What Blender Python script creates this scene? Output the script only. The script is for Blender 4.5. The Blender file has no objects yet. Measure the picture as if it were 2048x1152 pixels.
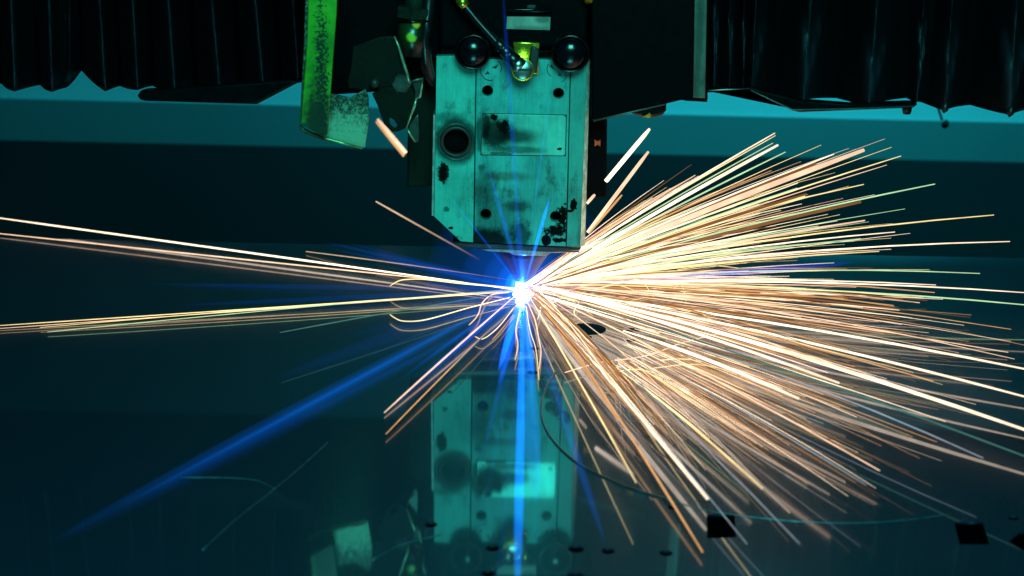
import bpy, bmesh, math, random
from mathutils import Vector, Matrix
random.seed(7)
SC = bpy.context.scene
COL = SC.collection
# ------------------------------------------------------------------ camera
F = 3130.0                                   # focal length in photo pixels (2048 wide)
PITCH, ROLL = math.radians(17.2), math.radians(1.15)
CAM = Vector((0.0, -1.224, 0.400))
cd = bpy.data.cameras.new('camera'); cam = bpy.data.objects.new('camera', cd); COL.objects.link(cam)
ROT = Matrix.Rotation(math.pi/2 - PITCH, 3, 'X') @ Matrix.Rotation(ROLL, 3, 'Z')
cam.matrix_world = Matrix.Translation(CAM) @ ROT.to_4x4()
cd.sensor_width = 36.0; cd.lens = 36.0*F/2048.0
cd.clip_start = 0.01; cd.clip_end = 60
cd.dof.use_dof = True; cd.dof.focus_distance = 1.275; cd.dof.aperture_fstop = 9.0
SC.camera = cam
# ------------------------------------------------------------------ world, lamps, exposure
w = bpy.data.worlds.new('World'); SC.world = w; w.use_nodes = True
bg = w.node_tree.nodes['Background']; bg.inputs[0].default_value = (0.0, 0.22, 0.40, 1); bg.inputs[1].default_value = 0.012
SC.view_settings.view_transform = 'Standard'; SC.view_settings.look = 'None'
SC.view_settings.exposure = 0; SC.view_settings.gamma = 1
SC.cycles.use_denoising = True
SC.cycles.transparent_max_bounces = 96
SC.cycles.max_bounces = 8; SC.cycles.sample_clamp_indirect = 6
def area(name, loc, target, size, energy, col, size_y=None):
    l = bpy.data.lights.new(name, 'AREA'); l.energy = energy; l.color = col
    l.size = size
    if size_y: l.shape = 'RECTANGLE'; l.size_y = size_y
    o = bpy.data.objects.new(name, l); COL.objects.link(o); o.location = loc
    o.rotation_euler = (Vector(target)-Vector(loc)).to_track_quat('-Z', 'Y').to_euler()
    return o
area('cabinet_lamp', (0.10, -1.5, 0.98), (0, 0, 0.12), 0.5, 26, (0.12, 1.0, 0.84))
area('cabinet_lamp', (0.5, 0.75, 1.15), (0.3, 1.5, -0.1), 0.5, 24, (0.012, 0.80, 0.97))
def point(name, loc, r, energy, col):
    l = bpy.data.lights.new(name, 'POINT'); l.energy = energy; l.color = col; l.shadow_soft_size = r
    o = bpy.data.objects.new(name, l); COL.objects.link(o); o.location = loc; return o

# ------------------------------------------------------------------ pixel -> place
def ray(px, py):
    return (ROT @ Vector(((px-1024.0)/F, -(py-576.0)/F, -1.0))).normalized()
def at_depth(px, py, Y):                     # on the upright plane y = Y
    d = ray(px, py); return CAM + d*((Y-CAM.y)/d.y)
def at_height(px, py, h=0.0):                # on the level plane z = h
    d = ray(px, py); return CAM + d*((h-CAM.z)/d.z)
S = 0.0004
# ------------------------------------------------------------------ object helpers
def link(name, mesh, mat, parent=None):
    o = bpy.data.objects.new(name, mesh); COL.objects.link(o)
    if mat is not None:
        mesh.materials.clear(); mesh.materials.append(mat)
    if parent is not None:
        o.parent = parent
        if parent.type == 'EMPTY': o.matrix_parent_inverse = Matrix.Translation(-parent.location)
    return o
def tag(o, label=None, cat=None, group=None, kind=None):
    if label: o['label'] = label
    if cat: o['category'] = cat
    if group: o['group'] = group
    if kind: o['kind'] = kind
    return o
def thing(name, label, cat, loc, group=None):
    o = bpy.data.objects.new(name, None); COL.objects.link(o); o.location = loc
    o.empty_display_size = 0.02
    return tag(o, label, cat, group)
def bm_mesh(name, bm, smooth=False):
    me = bpy.data.meshes.new(name); bmesh.ops.recalc_face_normals(bm, faces=bm.faces[:]); bm.to_mesh(me); bm.free()
    if smooth:
        for p in me.polygons: p.use_smooth = True
    return me
def flat_shape(name, rings, thick, bev=0.0, bres=2):
    """2-D outline (first ring) with holes -> solid slab from local z=-thick..0"""
    cu = bpy.data.curves.new(name, 'CURVE'); cu.dimensions = '2D'; cu.fill_mode = 'BOTH'
    cu.extrude = max(thick/2 - bev, 1e-6); cu.bevel_depth = bev; cu.bevel_resolution = bres; cu.offset = -bev
    for r in rings:
        sp = cu.splines.new('POLY'); sp.points.add(len(r)-1); sp.use_cyclic_u = True
        for p, q in zip(sp.points, r): p.co = (q[0], q[1], 0, 1)
    t = bpy.data.objects.new('temporary', cu); COL.objects.link(t)
    dg = bpy.context.evaluated_depsgraph_get(); dg.update()
    me = bpy.data.meshes.new_from_object(t.evaluated_get(dg)); me.name = name
    bpy.data.objects.remove(t); bpy.data.curves.remove(cu)
    me.transform(Matrix.Translation((0, 0, -thick/2)))
    return me
def rrect(x0, y0, x1, y1, r, n=5):
    out = []
    for cx, cy, a0 in ((x1-r, y0+r, -90), (x1-r, y1-r, 0), (x0+r, y1-r, 90), (x0+r, y0+r, 180)):
        for i in range(n+1):
            a = math.radians(a0+90*i/n); out.append((cx+r*math.cos(a), cy+r*math.sin(a)))
    return out
def circ(cx, cy, r, n=32, ry=None):
    ry = r if ry is None else ry
    return [(cx+r*math.cos(2*math.pi*i/n), cy+ry*math.sin(2*math.pi*i/n)) for i in range(n)]
FRONT = Matrix(((1, 0, 0, 0), (0, 0, -1, 0), (0, 1, 0, 0), (0, 0, 0, 1)))   # local (x, y, z) -> world (x, -z, y)
def slab(name, pts, Y, thick, mat, parent=None, holes=(), bev=0.0006, tilt=None):
    """upright slab whose front face stands at y = Y; outline and holes given in photo pixels"""
    def cv(r): return [(lambda v: (v.x, v.z))(at_depth(a, b, Y)) for a, b in r]
    me = flat_shape(name, [cv(pts)] + [cv(h) for h in holes], thick, bev)
    me.transform(Matrix.Translation((0, Y, 0)) @ FRONT)
    if tilt: me.transform(tilt)
    return link(name, me, mat, parent)
def lathe(prof, n=36):
    """profile (r, z) revolved about local z"""
    bm = bmesh.new(); rings = []
    for r, z in prof:
        if r < 1e-7: rings.append([bm.verts.new((0, 0, z))])
        else: rings.append([bm.verts.new((r*math.cos(2*math.pi*i/n), r*math.sin(2*math.pi*i/n), z)) for i in range(n)])
    for a, b in zip(rings, rings[1:]):
        for i in range(n):
            j = (i+1) % n
            if len(a) == 1 and len(b) == 1: continue
            if len(a) == 1: bm.faces.new((a[0], b[i], b[j]))
            elif len(b) == 1: bm.faces.new((a[i], a[j], b[0]))
            else: bm.faces.new((a[i], a[j], b[j], b[i]))
    return bm
def turned(name, prof, c, axis, mat, parent=None, n=36, smooth=True):
    me = bm_mesh(name, lathe(prof, n), smooth)
    me.transform(Matrix.Translation(c) @ Vector(axis).to_track_quat('Z', 'Y').to_matrix().to_4x4())
    return link(name, me, mat, parent)
def tube_bm(path, radii, n=8, bm=None, attr=None):
    bm = bm or bmesh.new(); rings = []
    lay = bm.verts.layers.float.get('along') or bm.verts.layers.float.new('along') if attr else None
    N = len(path)
    for i, p in enumerate(path):
        t = (path[min(i+1, N-1)] - path[max(i-1, 0)]).normalized()
        u = t.cross(Vector((0, 0, 1)));
        if u.length < 1e-4: u = t.cross(Vector((0, 1, 0)))
        u.normalize(); v = t.cross(u)
        rg = []
        for k in range(n):
            a = 2*math.pi*k/n
            vt = bm.verts.new(p + (u*math.cos(a) + v*math.sin(a))*radii[i])
            if lay: vt[lay] = i/(N-1)
            rg.append(vt)
        rings.append(rg)
    for a, b in zip(rings, rings[1:]):
        for k in range(n):
            j = (k+1) % n; bm.faces.new((a[k], a[j], b[j], b[k]))
    bm.faces.new(rings[0][::-1]); bm.faces.new(rings[-1])
    return bm
def tube(name, path, r, mat, parent=None, n=10, smooth=True):
    rad = r if isinstance(r, (list, tuple)) else [r]*len(path)
    return link(name, bm_mesh(name, tube_bm(path, rad, n), smooth), mat, parent)
def box_bm(lo, hi, bev=0):
    bm = bmesh.new(); bmesh.ops.create_cube(bm, size=1)
    for v in bm.verts: v.co = Vector([lo[i] + (v.co[i]+.5)*(hi[i]-lo[i]) for i in range(3)])
    if bev: bmesh.ops.bevel(bm, geom=bm.edges[:], offset=bev, segments=2, affect='EDGES', profile=.5)
    return bm
def box(name, lo, hi, mat, parent=None, bev=0.001):
    return link(name, bm_mesh(name, box_bm(lo, hi, bev)), mat, parent)
def smooth_path(pts, n=6):
    out = []
    P = [pts[0]] + list(pts) + [pts[-1]]
    for i in range(1, len(P)-2):
        for k in range(n):
            t = k/n; a, b, c, d = P[i-1], P[i], P[i+1], P[i+2]
            out.append(0.5*((2*b) + (c-a)*t + (2*a-5*b+4*c-d)*t*t + (3*b-a-3*c+d)*t**3))
    out.append(pts[-1]); return out
# ------------------------------------------------------------------ materials
class N:
    def __init__(s, name):
        s.m = bpy.data.materials.new(name); s.m.use_nodes = True; s.t = s.m.node_tree
        s.b = s.t.nodes['Principled BSDF']; s.out = s.t.nodes['Material Output']
    def n(s, typ, **kw):
        nd = s.t.nodes.new(typ)
        for k, v in kw.items(): setattr(nd, k, v)
        return nd
    def put(s, sock, v):
        if hasattr(v, 'is_output') or hasattr(v, 'node'): s.t.links.new(v, sock)
        else: sock.default_value = v
    def math(s, op, a, b=0.0, c=None, clamp=False):
        nd = s.n('ShaderNodeMath', operation=op); nd.use_clamp = clamp
        s.put(nd.inputs[0], a); s.put(nd.inputs[1], b)
        if c is not None: s.put(nd.inputs[2], c)
        return nd.outputs[0]
    def smooth(s, v, a, b):
        nd = s.n('ShaderNodeMapRange', interpolation_type='SMOOTHSTEP'); s.put(nd.inputs[0], v)
        nd.inputs[1].default_value = a; nd.inputs[2].default_value = b; return nd.outputs[0]
    def pos(s):
        if not hasattr(s, '_p'): s._p = s.n('ShaderNodeTexCoord').outputs['Object']
        return s._p
    def mapped(s, scale=(1, 1, 1), loc=(0, 0, 0)):
        nd = s.n('ShaderNodeMapping'); s.put(nd.inputs[0], s.pos()); nd.inputs['Scale'].default_value = scale; nd.inputs['Location'].default_value = loc
        return nd.outputs[0]
    def noise(s, scale, detail=4, rough=.55, stretch=(1, 1, 1), loc=(0, 0, 0), dist=0):
        nd = s.n('ShaderNodeTexNoise'); s.put(nd.inputs['Vector'], s.mapped(stretch, loc))
        nd.inputs['Scale'].default_value = scale; nd.inputs['Detail'].default_value = detail; nd.inputs['Roughness'].default_value = rough
        nd.inputs['Distortion'].default_value = dist
        return nd.outputs[0]
    def mix(s, f, a, b):
        nd = s.n('ShaderNodeMix', data_type='RGBA'); s.put(nd.inputs[0], f); s.put(nd.inputs[6], a); s.put(nd.inputs[7], b); return nd.outputs[2]
    def bump(s, h, strength=.3, dist=.0005):
        nd = s.n('ShaderNodeBump'); nd.inputs['Strength'].default_value = strength; nd.inputs['Distance'].default_value = dist
        s.put(nd.inputs['Height'], h); s.t.links.new(nd.outputs[0], s.b.inputs['Normal'])
    def blob(s, px, py, rx, ry, Y=0.0, soft=.5, wob=.6, nscale=120, loc=(0, 0, 0)):
        """ragged patch of dirt centred on a photo pixel of the plane y = Y; 0..1"""
        c = at_depth(px, py, Y)
        nd = s.n('ShaderNodeVectorMath', operation='SUBTRACT'); s.put(nd.inputs[0], s.pos()); nd.inputs[1].default_value = c
        n2 = s.n('ShaderNodeVectorMath', operation='MULTIPLY'); s.put(n2.inputs[0], nd.outputs[0]); n2.inputs[1].default_value = (1/(rx*S), 0, 1/(ry*S))
        n3 = s.n('ShaderNodeVectorMath', operation='LENGTH'); s.put(n3.inputs[0], n2.outputs[0])
        d = s.math('ADD', n3.outputs['Value'], s.math('MULTIPLY', s.math('SUBTRACT', s.noise(nscale, 5, .65, loc=loc), .5), wob*2))
        return s.smooth(d, 1+soft/2, 1-soft/2)
    def rgb(s, c): s.put(s.b.inputs['Base Color'], c if not isinstance(c, tuple) else (*c, 1) if len(c) == 3 else c)
    def set(s, **k):
        for a, v in k.items(): s.put(s.b.inputs[{'rough': 'Roughness', 'metal': 'Metallic', 'spec': 'Specular IOR Level', 'aniso': 'Anisotropic', 'coat': 'Coat Weight'}[a]], v)
def simple(name, col, rough=.5, metal=0., spots=0., bump=0., bscale=600, dust=None, spec=.5):
    M = N(name)
    n = M.noise(bscale*.25, 6, .6)
    dark = tuple(c*.55 for c in col)
    base = M.mix(M.smooth(n, .35, .65), (*dark, 1), (*col, 1))
    if dust:
        base = M.mix(M.math('MULTIPLY', M.smooth(M.noise(900, 2, .5), .70, .78), .8), base, (*dust, 1))
    M.rgb(base); M.set(rough=M.math('ADD', rough-.08, M.math('MULTIPLY', M.noise(bscale*.1, 4), .16)), metal=metal, spec=spec)
    if bump: M.bump(M.noise(bscale, 4), bump, .0004)
    return M.m
def plate_material(name, tone, stains, grain=1.0, metal=.12, rough=.36):
    M = N(name)
    g = M.noise(900, 3, .6, (1, 1, .035)); big = M.noise(18, 5, .6); mid = M.noise(70, 5, .7, (1, 1, .5), (3, 1, 2))
    a = tuple(c*.52 for c in tone); b = tuple(min(1, c*1.12) for c in tone)
    f = M.math('ADD', M.math('MULTIPLY', g, .40*grain), M.math('ADD', M.math('MULTIPLY', big, .75), M.math('MULTIPLY', mid, .45)))
    col = M.mix(M.smooth(f, .52, 1.02), (*a, 1), (*b, 1))
    col = M.mix(M.math('MULTIPLY', M.smooth(M.noise(60, 8, .78, (1, 1, .55), (7, 3, 1)), .50, .70), .8*grain), col, (.02, .03, .03, 1))
    col = M.mix(M.math('MULTIPLY', M.smooth(M.noise(420, 3, .7, loc=(5, 2, 9)), .66, .74), .55), col, (.03, .03, .028, 1))
    tot = None
    for st in stains:
        k = st.pop('k', 1.0); c = st.pop('c', (.004, .005, .005))
        mk = M.math('MULTIPLY', M.blob(**st), k); col = M.mix(mk, col, (*c, 1)); tot = mk if tot is None else M.math('MAXIMUM', tot, mk)
    M.rgb(col); clean = M.math('SUBTRACT', 1.0, tot if tot is not None else 0.0, clamp=True)
    M.set(rough=M.math('ADD', rough, M.math('MULTIPLY', g, .2)), metal=M.math('MULTIPLY', clean, metal), spec=M.math('MULTIPLY', clean, .4))
    M.bump(g, .12, .0002)
    return M.m
BLACK = simple('black_enamel', (.0010, .0011, .0020), .6, 0, bump=.1, dust=(.003, .004, .006), spec=.04)
BLACK_GLOSS = simple('black_gloss_plastic', (.003, .003, .004), .16, 0, spec=.3)
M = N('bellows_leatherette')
sheen_at = M.n('ShaderNodeAttribute'); sheen_at.attribute_name = 'painted_sheen'  # pale sheen on ridges and crumples is painted into the colour
col = M.mix(M.math('MULTIPLY', sheen_at.outputs['Fac'], M.math('ADD', .45, M.noise(220, 5, .7))), (.0026, .0034, .0062, 1), (.024, .050, .080, 1))
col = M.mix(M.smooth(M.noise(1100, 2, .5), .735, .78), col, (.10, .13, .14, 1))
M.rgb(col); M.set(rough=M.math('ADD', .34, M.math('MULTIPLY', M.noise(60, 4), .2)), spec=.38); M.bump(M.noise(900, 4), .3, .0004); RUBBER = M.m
DARKSTEEL = simple('sooty_steel', (.02, .022, .02), .5, .2, bump=.4, bscale=500)
STEEL = simple('bare_steel', (.5, .5, .48), .3, 1, bump=.1)
EDGE = simple('milled_aluminium_edge', (.42, .42, .40), .4, .3)
BRASS = simple('brass', (.95, .60, .06), .25, .9, bump=.1)
HOLE = simple('recess_black', (.0012, .0014, .0014), .8, spec=0)
CABLE = simple('black_cable_jacket', (.005, .006, .009), .28)

# ------------------------------------------------------------------ setting: cabinet back, floor
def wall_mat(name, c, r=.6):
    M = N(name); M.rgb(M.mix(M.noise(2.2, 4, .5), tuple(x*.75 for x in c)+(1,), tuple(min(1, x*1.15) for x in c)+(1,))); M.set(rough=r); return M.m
WALL_LIGHT = wall_mat('pale_tone', (.80, .80, .80)); WALL_MID = wall_mat('grey_tone', (.24, .24, .24)); WALL_DARK = wall_mat('dark_tone', (.026, .029, .034))  # even tones stand in for wall bands that face different ways
WALL_UP = wall_mat('gantry_shade_wall', (.006, .008, .010))  # near-black colour stands for the gantry's shade on the upper wall
YB = 1.5
def wz(px, py): return at_depth(px, py, YB).z
sl = math.tan(0)
bw = bpy.data.objects.new('back_wall', None); COL.objects.link(bw); bw.location = (0, YB, -.7); bw['kind'] = 'structure'
def wall_panel(name, top, bot, Yf, mat):
    # top / bottom edges given as photo pixels at left and right
    a, b = at_depth(-400, top[0], Yf), at_depth(2448, top[1], Yf)
    c, d = at_depth(2448, bot[1], Yf), at_depth(-400, bot[0], Yf)
    def ext(p, q, x): return p.z + (q.z-p.z)*(x-p.x)/(q.x-p.x)
    X = 2.2; ring = [(-X, ext(d, c, -X)), (X, ext(d, c, X)), (X, ext(a, b, X)), (-X, ext(a, b, -X))]
    me = flat_shape(name, [ring], .03, 0); me.transform(Matrix.Translation((0, Yf, 0)) @ FRONT)
    return link(name, me, mat, bw)
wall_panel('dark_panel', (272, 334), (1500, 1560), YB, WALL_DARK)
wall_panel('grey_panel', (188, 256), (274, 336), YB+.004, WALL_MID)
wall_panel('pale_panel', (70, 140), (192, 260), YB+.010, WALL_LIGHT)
up = box('upper_panel', (-2.2, YB+.012, -.06), (2.2, YB+.06, 1.6), WALL_UP, bw, .004)
fl = box('floor', (-2.5, -1.6, -.72), (2.5, 1.7, -.70), simple('oily_floor', (.0008, .0009, .001), .8, spec=0), None, 0); fl['kind'] = 'structure'

# ------------------------------------------------------------------ the steel sheet with its cut-outs
M = N('oiled_steel_sheet')
M.t.nodes.remove(M.b)
gl = M.n('ShaderNodeBsdfAnisotropic'); gl.distribution = 'GGX'
gr = M.n('ShaderNodeBsdfAnisotropic'); gr.distribution = 'GGX'
sm = M.noise(6, 5, .6); fine = M.noise(260, 3, .6, (.06, 1, 1))
gl.inputs['Color'].default_value = (.46, .48, .54, 1)
M.put(gl.inputs['Roughness'], M.math('ADD', .036, M.math('MULTIPLY', M.smooth(sm, .35, .75), .03)))
M.put(gr.inputs['Color'], M.mix(sm, (.34, .37, .42, 1), (.48, .52, .58, 1)))
gr.inputs['Roughness'].default_value = .26; gr.inputs['Anisotropy'].default_value = .55
tg = M.n('ShaderNodeCombineXYZ'); tg.inputs[0].default_value = 1; M.t.links.new(tg.outputs[0], gr.inputs['Tangent'])
mx = M.n('ShaderNodeMixShader'); mx.inputs[0].default_value = .34
M.t.links.new(gl.outputs[0], mx.inputs[1]); M.t.links.new(gr.outputs[0], mx.inputs[2]); df = M.n('ShaderNodeBsdfDiffuse'); M.put(df.inputs[0], M.mix(M.noise(3, 5, .6), (.006, .026, .066, 1), (.018, .056, .112, 1)))
m2 = M.n('ShaderNodeMixShader'); m2.inputs[0].default_value = .30; M.t.links.new(mx.outputs[0], m2.inputs[1]); M.t.links.new(df.outputs[0], m2.inputs[2])
M.t.links.new(m2.outputs[0], M.out.inputs[0])
SHEET = M.m
holes = []
def hole(px, py, rx, n=28):
    c = at_height(px, py); e = at_height(px+rx, py); holes.append(circ(c.x, c.y, (e-c).length, n))
big = at_height(1175, 658); bigr = (at_height(1212, 658)-big).length
sml = at_height(1173, 674); smr = (at_height(1184, 674)-sml).length
# keyhole: big round hole, a narrow neck, a small round one, as one outline
kh = []
nb = 48
for i in range(nb):
    a = -math.pi/2 + .085 + (2*math.pi-.17)*i/(nb-1); kh.append((big.x+bigr*math.cos(a), big.y+bigr*math.sin(a)))
for i in range(20):
    a = math.pi/2 + .32 + (2*math.pi-.64)*i/19; kh.append((sml.x+smr*math.cos(a), sml.y+smr*math.sin(a)))
holes.append(kh)
for h in ((1267, 660, 13.5), (1262, 681, 9), (1068, 697, 10), (1065, 745, 11), (862, 1049, 13), (985, 1096, 14), (1152, 1098, 16),
          (1216, 1102, 13.5), (1332, 1106, 13.5), (1346, 1015, 11), (976, 1147, 15), (1152, 1153, 18), (2027, 1036, 11)): hole(*h)
def quad_hole(pts): holes.append([(p.x, p.y) for p in (at_height(a, b) for a, b in pts)])
quad_hole([(1413, 1029), (1469, 1027), (1472, 1075), (1414, 1077)])
quad_hole([(1908, 1044), (1966, 1043), (1979, 1089), (1919, 1089)])
quad_hole([(2017, 1083), (2038, 1064), (2062, 1060), (2080, 1080), (2070, 1105), (2046, 1102)])
SX = at_height(1024, 496).y
me = flat_shape('steel_sheet', [[(-1.5, -1.0), (1.5, -1.0), (1.5, SX), (-1.5, SX)]] + holes, .0015, 0)
sheet = link('steel_sheet', me, SHEET)
tag(sheet, 'dark oily steel sheet with round and square holes cut in it, under the cutting head', 'metal sheet')
wr = smooth_path([at_height(a, b, .0006) for a, b in ((1112, 742), (1092, 775), (1082, 815), (1088, 850), (1110, 885), (1150, 922), (1200, 950), (1260, 975), (1340, 1000))], 6)
tag(tube('cable_reflection', wr, .0006, simple('cable_reflection_grey', (.10, .11, .11), .35, .6), None, 6), 'thin curved dark reflection of a cable on the sheet in front of the head', 'cable_reflection')  # line laid on the sheet in place of a cable's reflection

SHEET_LINES = simple('scratch_and_reflection_tint', (.10, .20, .26), .35, .6)  # long right-hand arc paints the bellows edge reflection, the rest are scratches
for pts in (((655, 885), (600, 935), (540, 985), (470, 1040), (405, 1100)), ((360, 955), (440, 955), (510, 960), (550, 978)), ((1340, 1000), (1420, 1022), (1560, 1040), (1680, 1046), (1790, 1042), (1900, 1028)), ((745, 1120), (800, 1090), (880, 1070))):
    tube('scratch_and_reflection', smooth_path([at_height(a, b, .0001) for a, b in pts], 4), .00028, SHEET_LINES, sheet, 4)
hk = thing('wire_hook', 'small dark hook hanging blurred before the pale wall under the right bellows', 'hook', at_depth(1890, 250, .8))
hm = simple('hook_black', (.004, .004, .005), .6)
tube('hook_wire', [at_depth(a, b, .8) for a, b in ((1868, 120), (1876, 215), (1884, 240))], .0016, hm, hk, 8)
turned('hook_bead', [(0, -.005), (.004, -.003), (.005, .001), (.003, .006), (0, .008)], at_depth(1890, 250, .8), (.2, 0, 1), hm, hk, 14)
# ------------------------------------------------------------------ laser cutting head
HY = 0.0
head = thing('laser_cutter', 'laser cutting head with scuffed pale faceplate and cone nozzle above the steel sheet', 'laser head', at_depth(1043, 495, .05))
side_st = [dict(px=912, py=283, rx=44, ry=47, soft=.35, wob=.18, nscale=160, k=.82), dict(px=886, py=345, rx=11, ry=22, soft=.45, wob=1.0, nscale=260),
           dict(px=897, py=235, rx=32, ry=10, soft=.9, wob=.5, k=.5), dict(px=893, py=418, rx=6, ry=6, soft=.4, wob=.8, nscale=300, k=.7),
           dict(px=902, py=456, rx=5, ry=3, soft=.4, wob=.8, nscale=300), dict(px=925, py=385, rx=30, ry=50, soft=1.3, wob=.9, k=.28),
           dict(px=884, py=475, rx=40, ry=6, soft=.5, wob=.9, nscale=200, k=.8)]
cen_st = [dict(px=975, py=478, rx=52, ry=26, soft=.9, wob=.6, nscale=90, k=.97), dict(px=968, py=385, rx=22, ry=60, soft=1.2, wob=.7, k=.6),
          dict(px=1012, py=352, rx=42, ry=9, soft=1.1, wob=.5, k=.55, c=(.05, .045, .02)), dict(px=1034, py=412, rx=26, ry=11, soft=1.1, wob=.5, k=.7),
          dict(px=1112, py=462, rx=24, ry=12, soft=.5, wob=1.5, nscale=330), dict(px=1092, py=480, rx=10, ry=12, soft=.1, wob=.5, nscale=200),
          dict(px=1040, py=470, rx=22, ry=30, soft=.9, wob=1.0, nscale=140, k=.8), dict(px=1125, py=432, rx=11, ry=24, soft=.4, wob=1.8, nscale=420),
          dict(px=1120, py=480, rx=14, ry=5, soft=.1, wob=1.5, nscale=300), dict(px=963, py=335, rx=8, ry=8, soft=.8, wob=.8, k=.6),
          dict(px=1080, py=360, rx=30, ry=60, soft=1.5, wob=.8, k=.22), dict(px=1000, py=430, rx=45, ry=40, soft=1.4, wob=.8, k=.4), dict(px=1045, py=142, rx=36, ry=26, soft=1.0, wob=.3, k=.5), dict(px=965, py=268, rx=14, ry=40, soft=.7, wob=.7, k=.7)]
rig_st = [dict(px=1147, py=410, rx=7, ry=12, soft=.1, wob=1.0, nscale=260), dict(px=1140, py=422, rx=6, ry=3, soft=.1, wob=.9, nscale=300), dict(px=1160, py=470, rx=6, ry=20, soft=1, wob=.6, k=.4)]
ALU_S = plate_material('scuffed_aluminium_side', (.05, .46, .40), side_st)
ALU_C = plate_material('scuffed_aluminium_centre', (.04, .38, .36), cen_st)
ALU_R = plate_material('scuffed_aluminium_edge_strip', (.04, .33, .30), rig_st)
def pc(px, py, r, n=28): return circ(px, py, r, n)
lp = slab('side_panel', [(873, 112), (951.5, 112), (946.5, 485), (921, 483), (868, 433)], HY, .010, ALU_S, head, holes=[pc(912, 283, 27, 36)], bev=.0005)
SH = [(975, 182), (1117, 187), (971.5, 429), (1111, 433.5)]
cp = slab('centre_panel', [(953.3, 118), (1140.5, 120), (1131.5, 493), (948.3, 485)], HY-.0006, .010, ALU_C, head, holes=[pc(x, y, 11, 24) for x, y in SH], bev=.0005)
rp = slab('side_panel', [(1142.3, 120), (1174, 121), (1160, 494), (1133.3, 493)], HY, .010, ALU_R, head, bev=.0005)
bm = bmesh.new()
fr = [at_depth(a, b, HY-.0002) for a, b in ((1174.4, 123), (1160.4, 494))]; bk = [at_depth(a, b, HY+.007) for a, b in ((1180.5, 123), (1170, 490))]; fa = [v + Vector((0, .05, 0)) for v in bk]; ins = [v + Vector((-.008, .05, 0)) for v in fr]
V = [[bm.verts.new(p) for p in q] for q in (fr, bk, fa, ins)]
for q in range(4):
    r = (q+1) % 4; bm.faces.new((V[q][0], V[q][1], V[r][1], V[r][0]))
bm.faces.new([q[0] for q in V]); bm.faces.new([q[1] for q in V][::-1])
link('panel_edge', bm_mesh('panel_edge', bm), simple('bright_milled_edge', (.75, .72, .66), .5, .1), head)
slab('panel_edge', [(866.5, 230), (872.2, 230), (867.5, 432), (863, 432)], HY+.003, .050, EDGE, head, bev=.0004)
for x, y in SH:
    c = at_depth(x, y, HY)
    turned('screw', [(0, 0), (.0020, 0), (.0020, .0012), (.0042, .0014), (.0042, -.002)], c+Vector((0, .0075, 0)), (0, -1, 0), HOLE, cp, 20, False)
# round port
c = at_depth(912, 283, HY)
port = turned('port_ring', [(.0096, .003), (.0096, .0), (.0100, -.0015), (.0118, -.0022), (.0128, -.0010), (.0132, .001)], c, (0, 1, 0), DARKSTEEL, head, 48)
turned('port_lip', [(.0136, .0008), (.0140, -.0012), (.0147, -.0012), (.0151, .0008)], c, (0, 1, 0), simple('greasy_steel', (.10, .11, .11), .35, .6), port, 48)
turned('port_bore', [(.0097, .003), (.0094, .012), (.0094, .030), (0, .030)], c, (0, 1, 0), HOLE, port, 36)
# rating label, worn blank
lab_st = [dict(px=992, py=268, rx=32, ry=34, soft=.9, wob=.7, nscale=110, Y=0, k=.93), dict(px=1030, py=272, rx=42, ry=16, soft=1.2, wob=.4, k=.85, nscale=80),
          dict(px=1040, py=299, rx=44, ry=8, soft=.9, wob=.4, k=.72), dict(px=987, py=233, rx=9, ry=6, soft=.5, wob=1.0, nscale=240),
          dict(px=1007, py=252, rx=11, ry=15, soft=.6, wob=1.2, nscale=260), dict(px=1119, py=297, rx=5, ry=3, soft=.2, wob=.9, nscale=300),
          dict(px=972, py=250, rx=8, ry=26, soft=.8, wob=.9, nscale=200, k=.9), dict(px=1000, py=306, rx=30, ry=3, soft=.6, wob=1., nscale=200, k=.7)]
LAB = plate_material('worn_label_foil', (.16, .78, .66), lab_st, .3, .45, .26)
def px_rrect(x0, y0, x1, y1, r): return rrect(x0, y0, x1, y1, r)
slab('rating_label', [(966.5, 231), (970, 228), (1128, 231), (1132, 235), (1130, 308), (1127, 311), (966, 309), (962.5, 306)], HY-.0016, .0009, LAB, cp, bev=.0002)
slab('label_border', [(964.6, 226.3), (1133.8, 229.3), (1131.8, 312.6), (960.6, 310.8)], HY-.0009, .0002, simple('label_gasket', (.03, .032, .03), .6), cp, bev=0)
# body behind the faceplate
slab('body', [(879, 96), (1172, 100), (1158, 488), (925, 480), (876, 432)], HY+.0102, .110, BLACK, head, bev=.002)
slab('lower_lip', [(905, 484.5), (1162, 496.5), (1160, 500), (1105, 505), (920, 494)], HY+.004, .090, simple('lip_aluminium', (.05, .055, .06), .35, .4), head, bev=.0006)
slab('rim_plate', [(955, 497), (1160, 502), (1158, 506), (1102, 506), (1092, 512), (1030, 511), (1018, 506), (975, 503)], HY+.016, .062, STEEL, head, bev=.0009)
# nozzle
NB = at_depth(1046, 540, .051)
NX = NB.x
noz = turned('nozzle', [(.0030, .0126), (.0064, .0120), (.0078, .0136), (.0100, .0180), (.0172, .0300), (.0215, .0370), (.0228, .0392), (.0228, .052), (0, .052)], (NX, .051, 0), (0, 0, 1),
             simple('blue_lit_nozzle', (.002, .008, .07), .45, 0, bump=.2), head, 48)  # blue light of the cut is put into the base colour
turned('nozzle_ring', [(.0231, .0440), (.0256, .0446), (.0262, .0470), (.0256, .050), (.0231, .050)], (NX, .051, 0), (0, 0, 1), STEEL, noz, 48)
turned('nozzle_tip', [(.0028, .0118), (.0052, .0108), (.0058, .0119), (.0050, .0132), (.0028, .013)], (NX, .051, 0), (0, 0, 1), STEEL, noz, 32)
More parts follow.
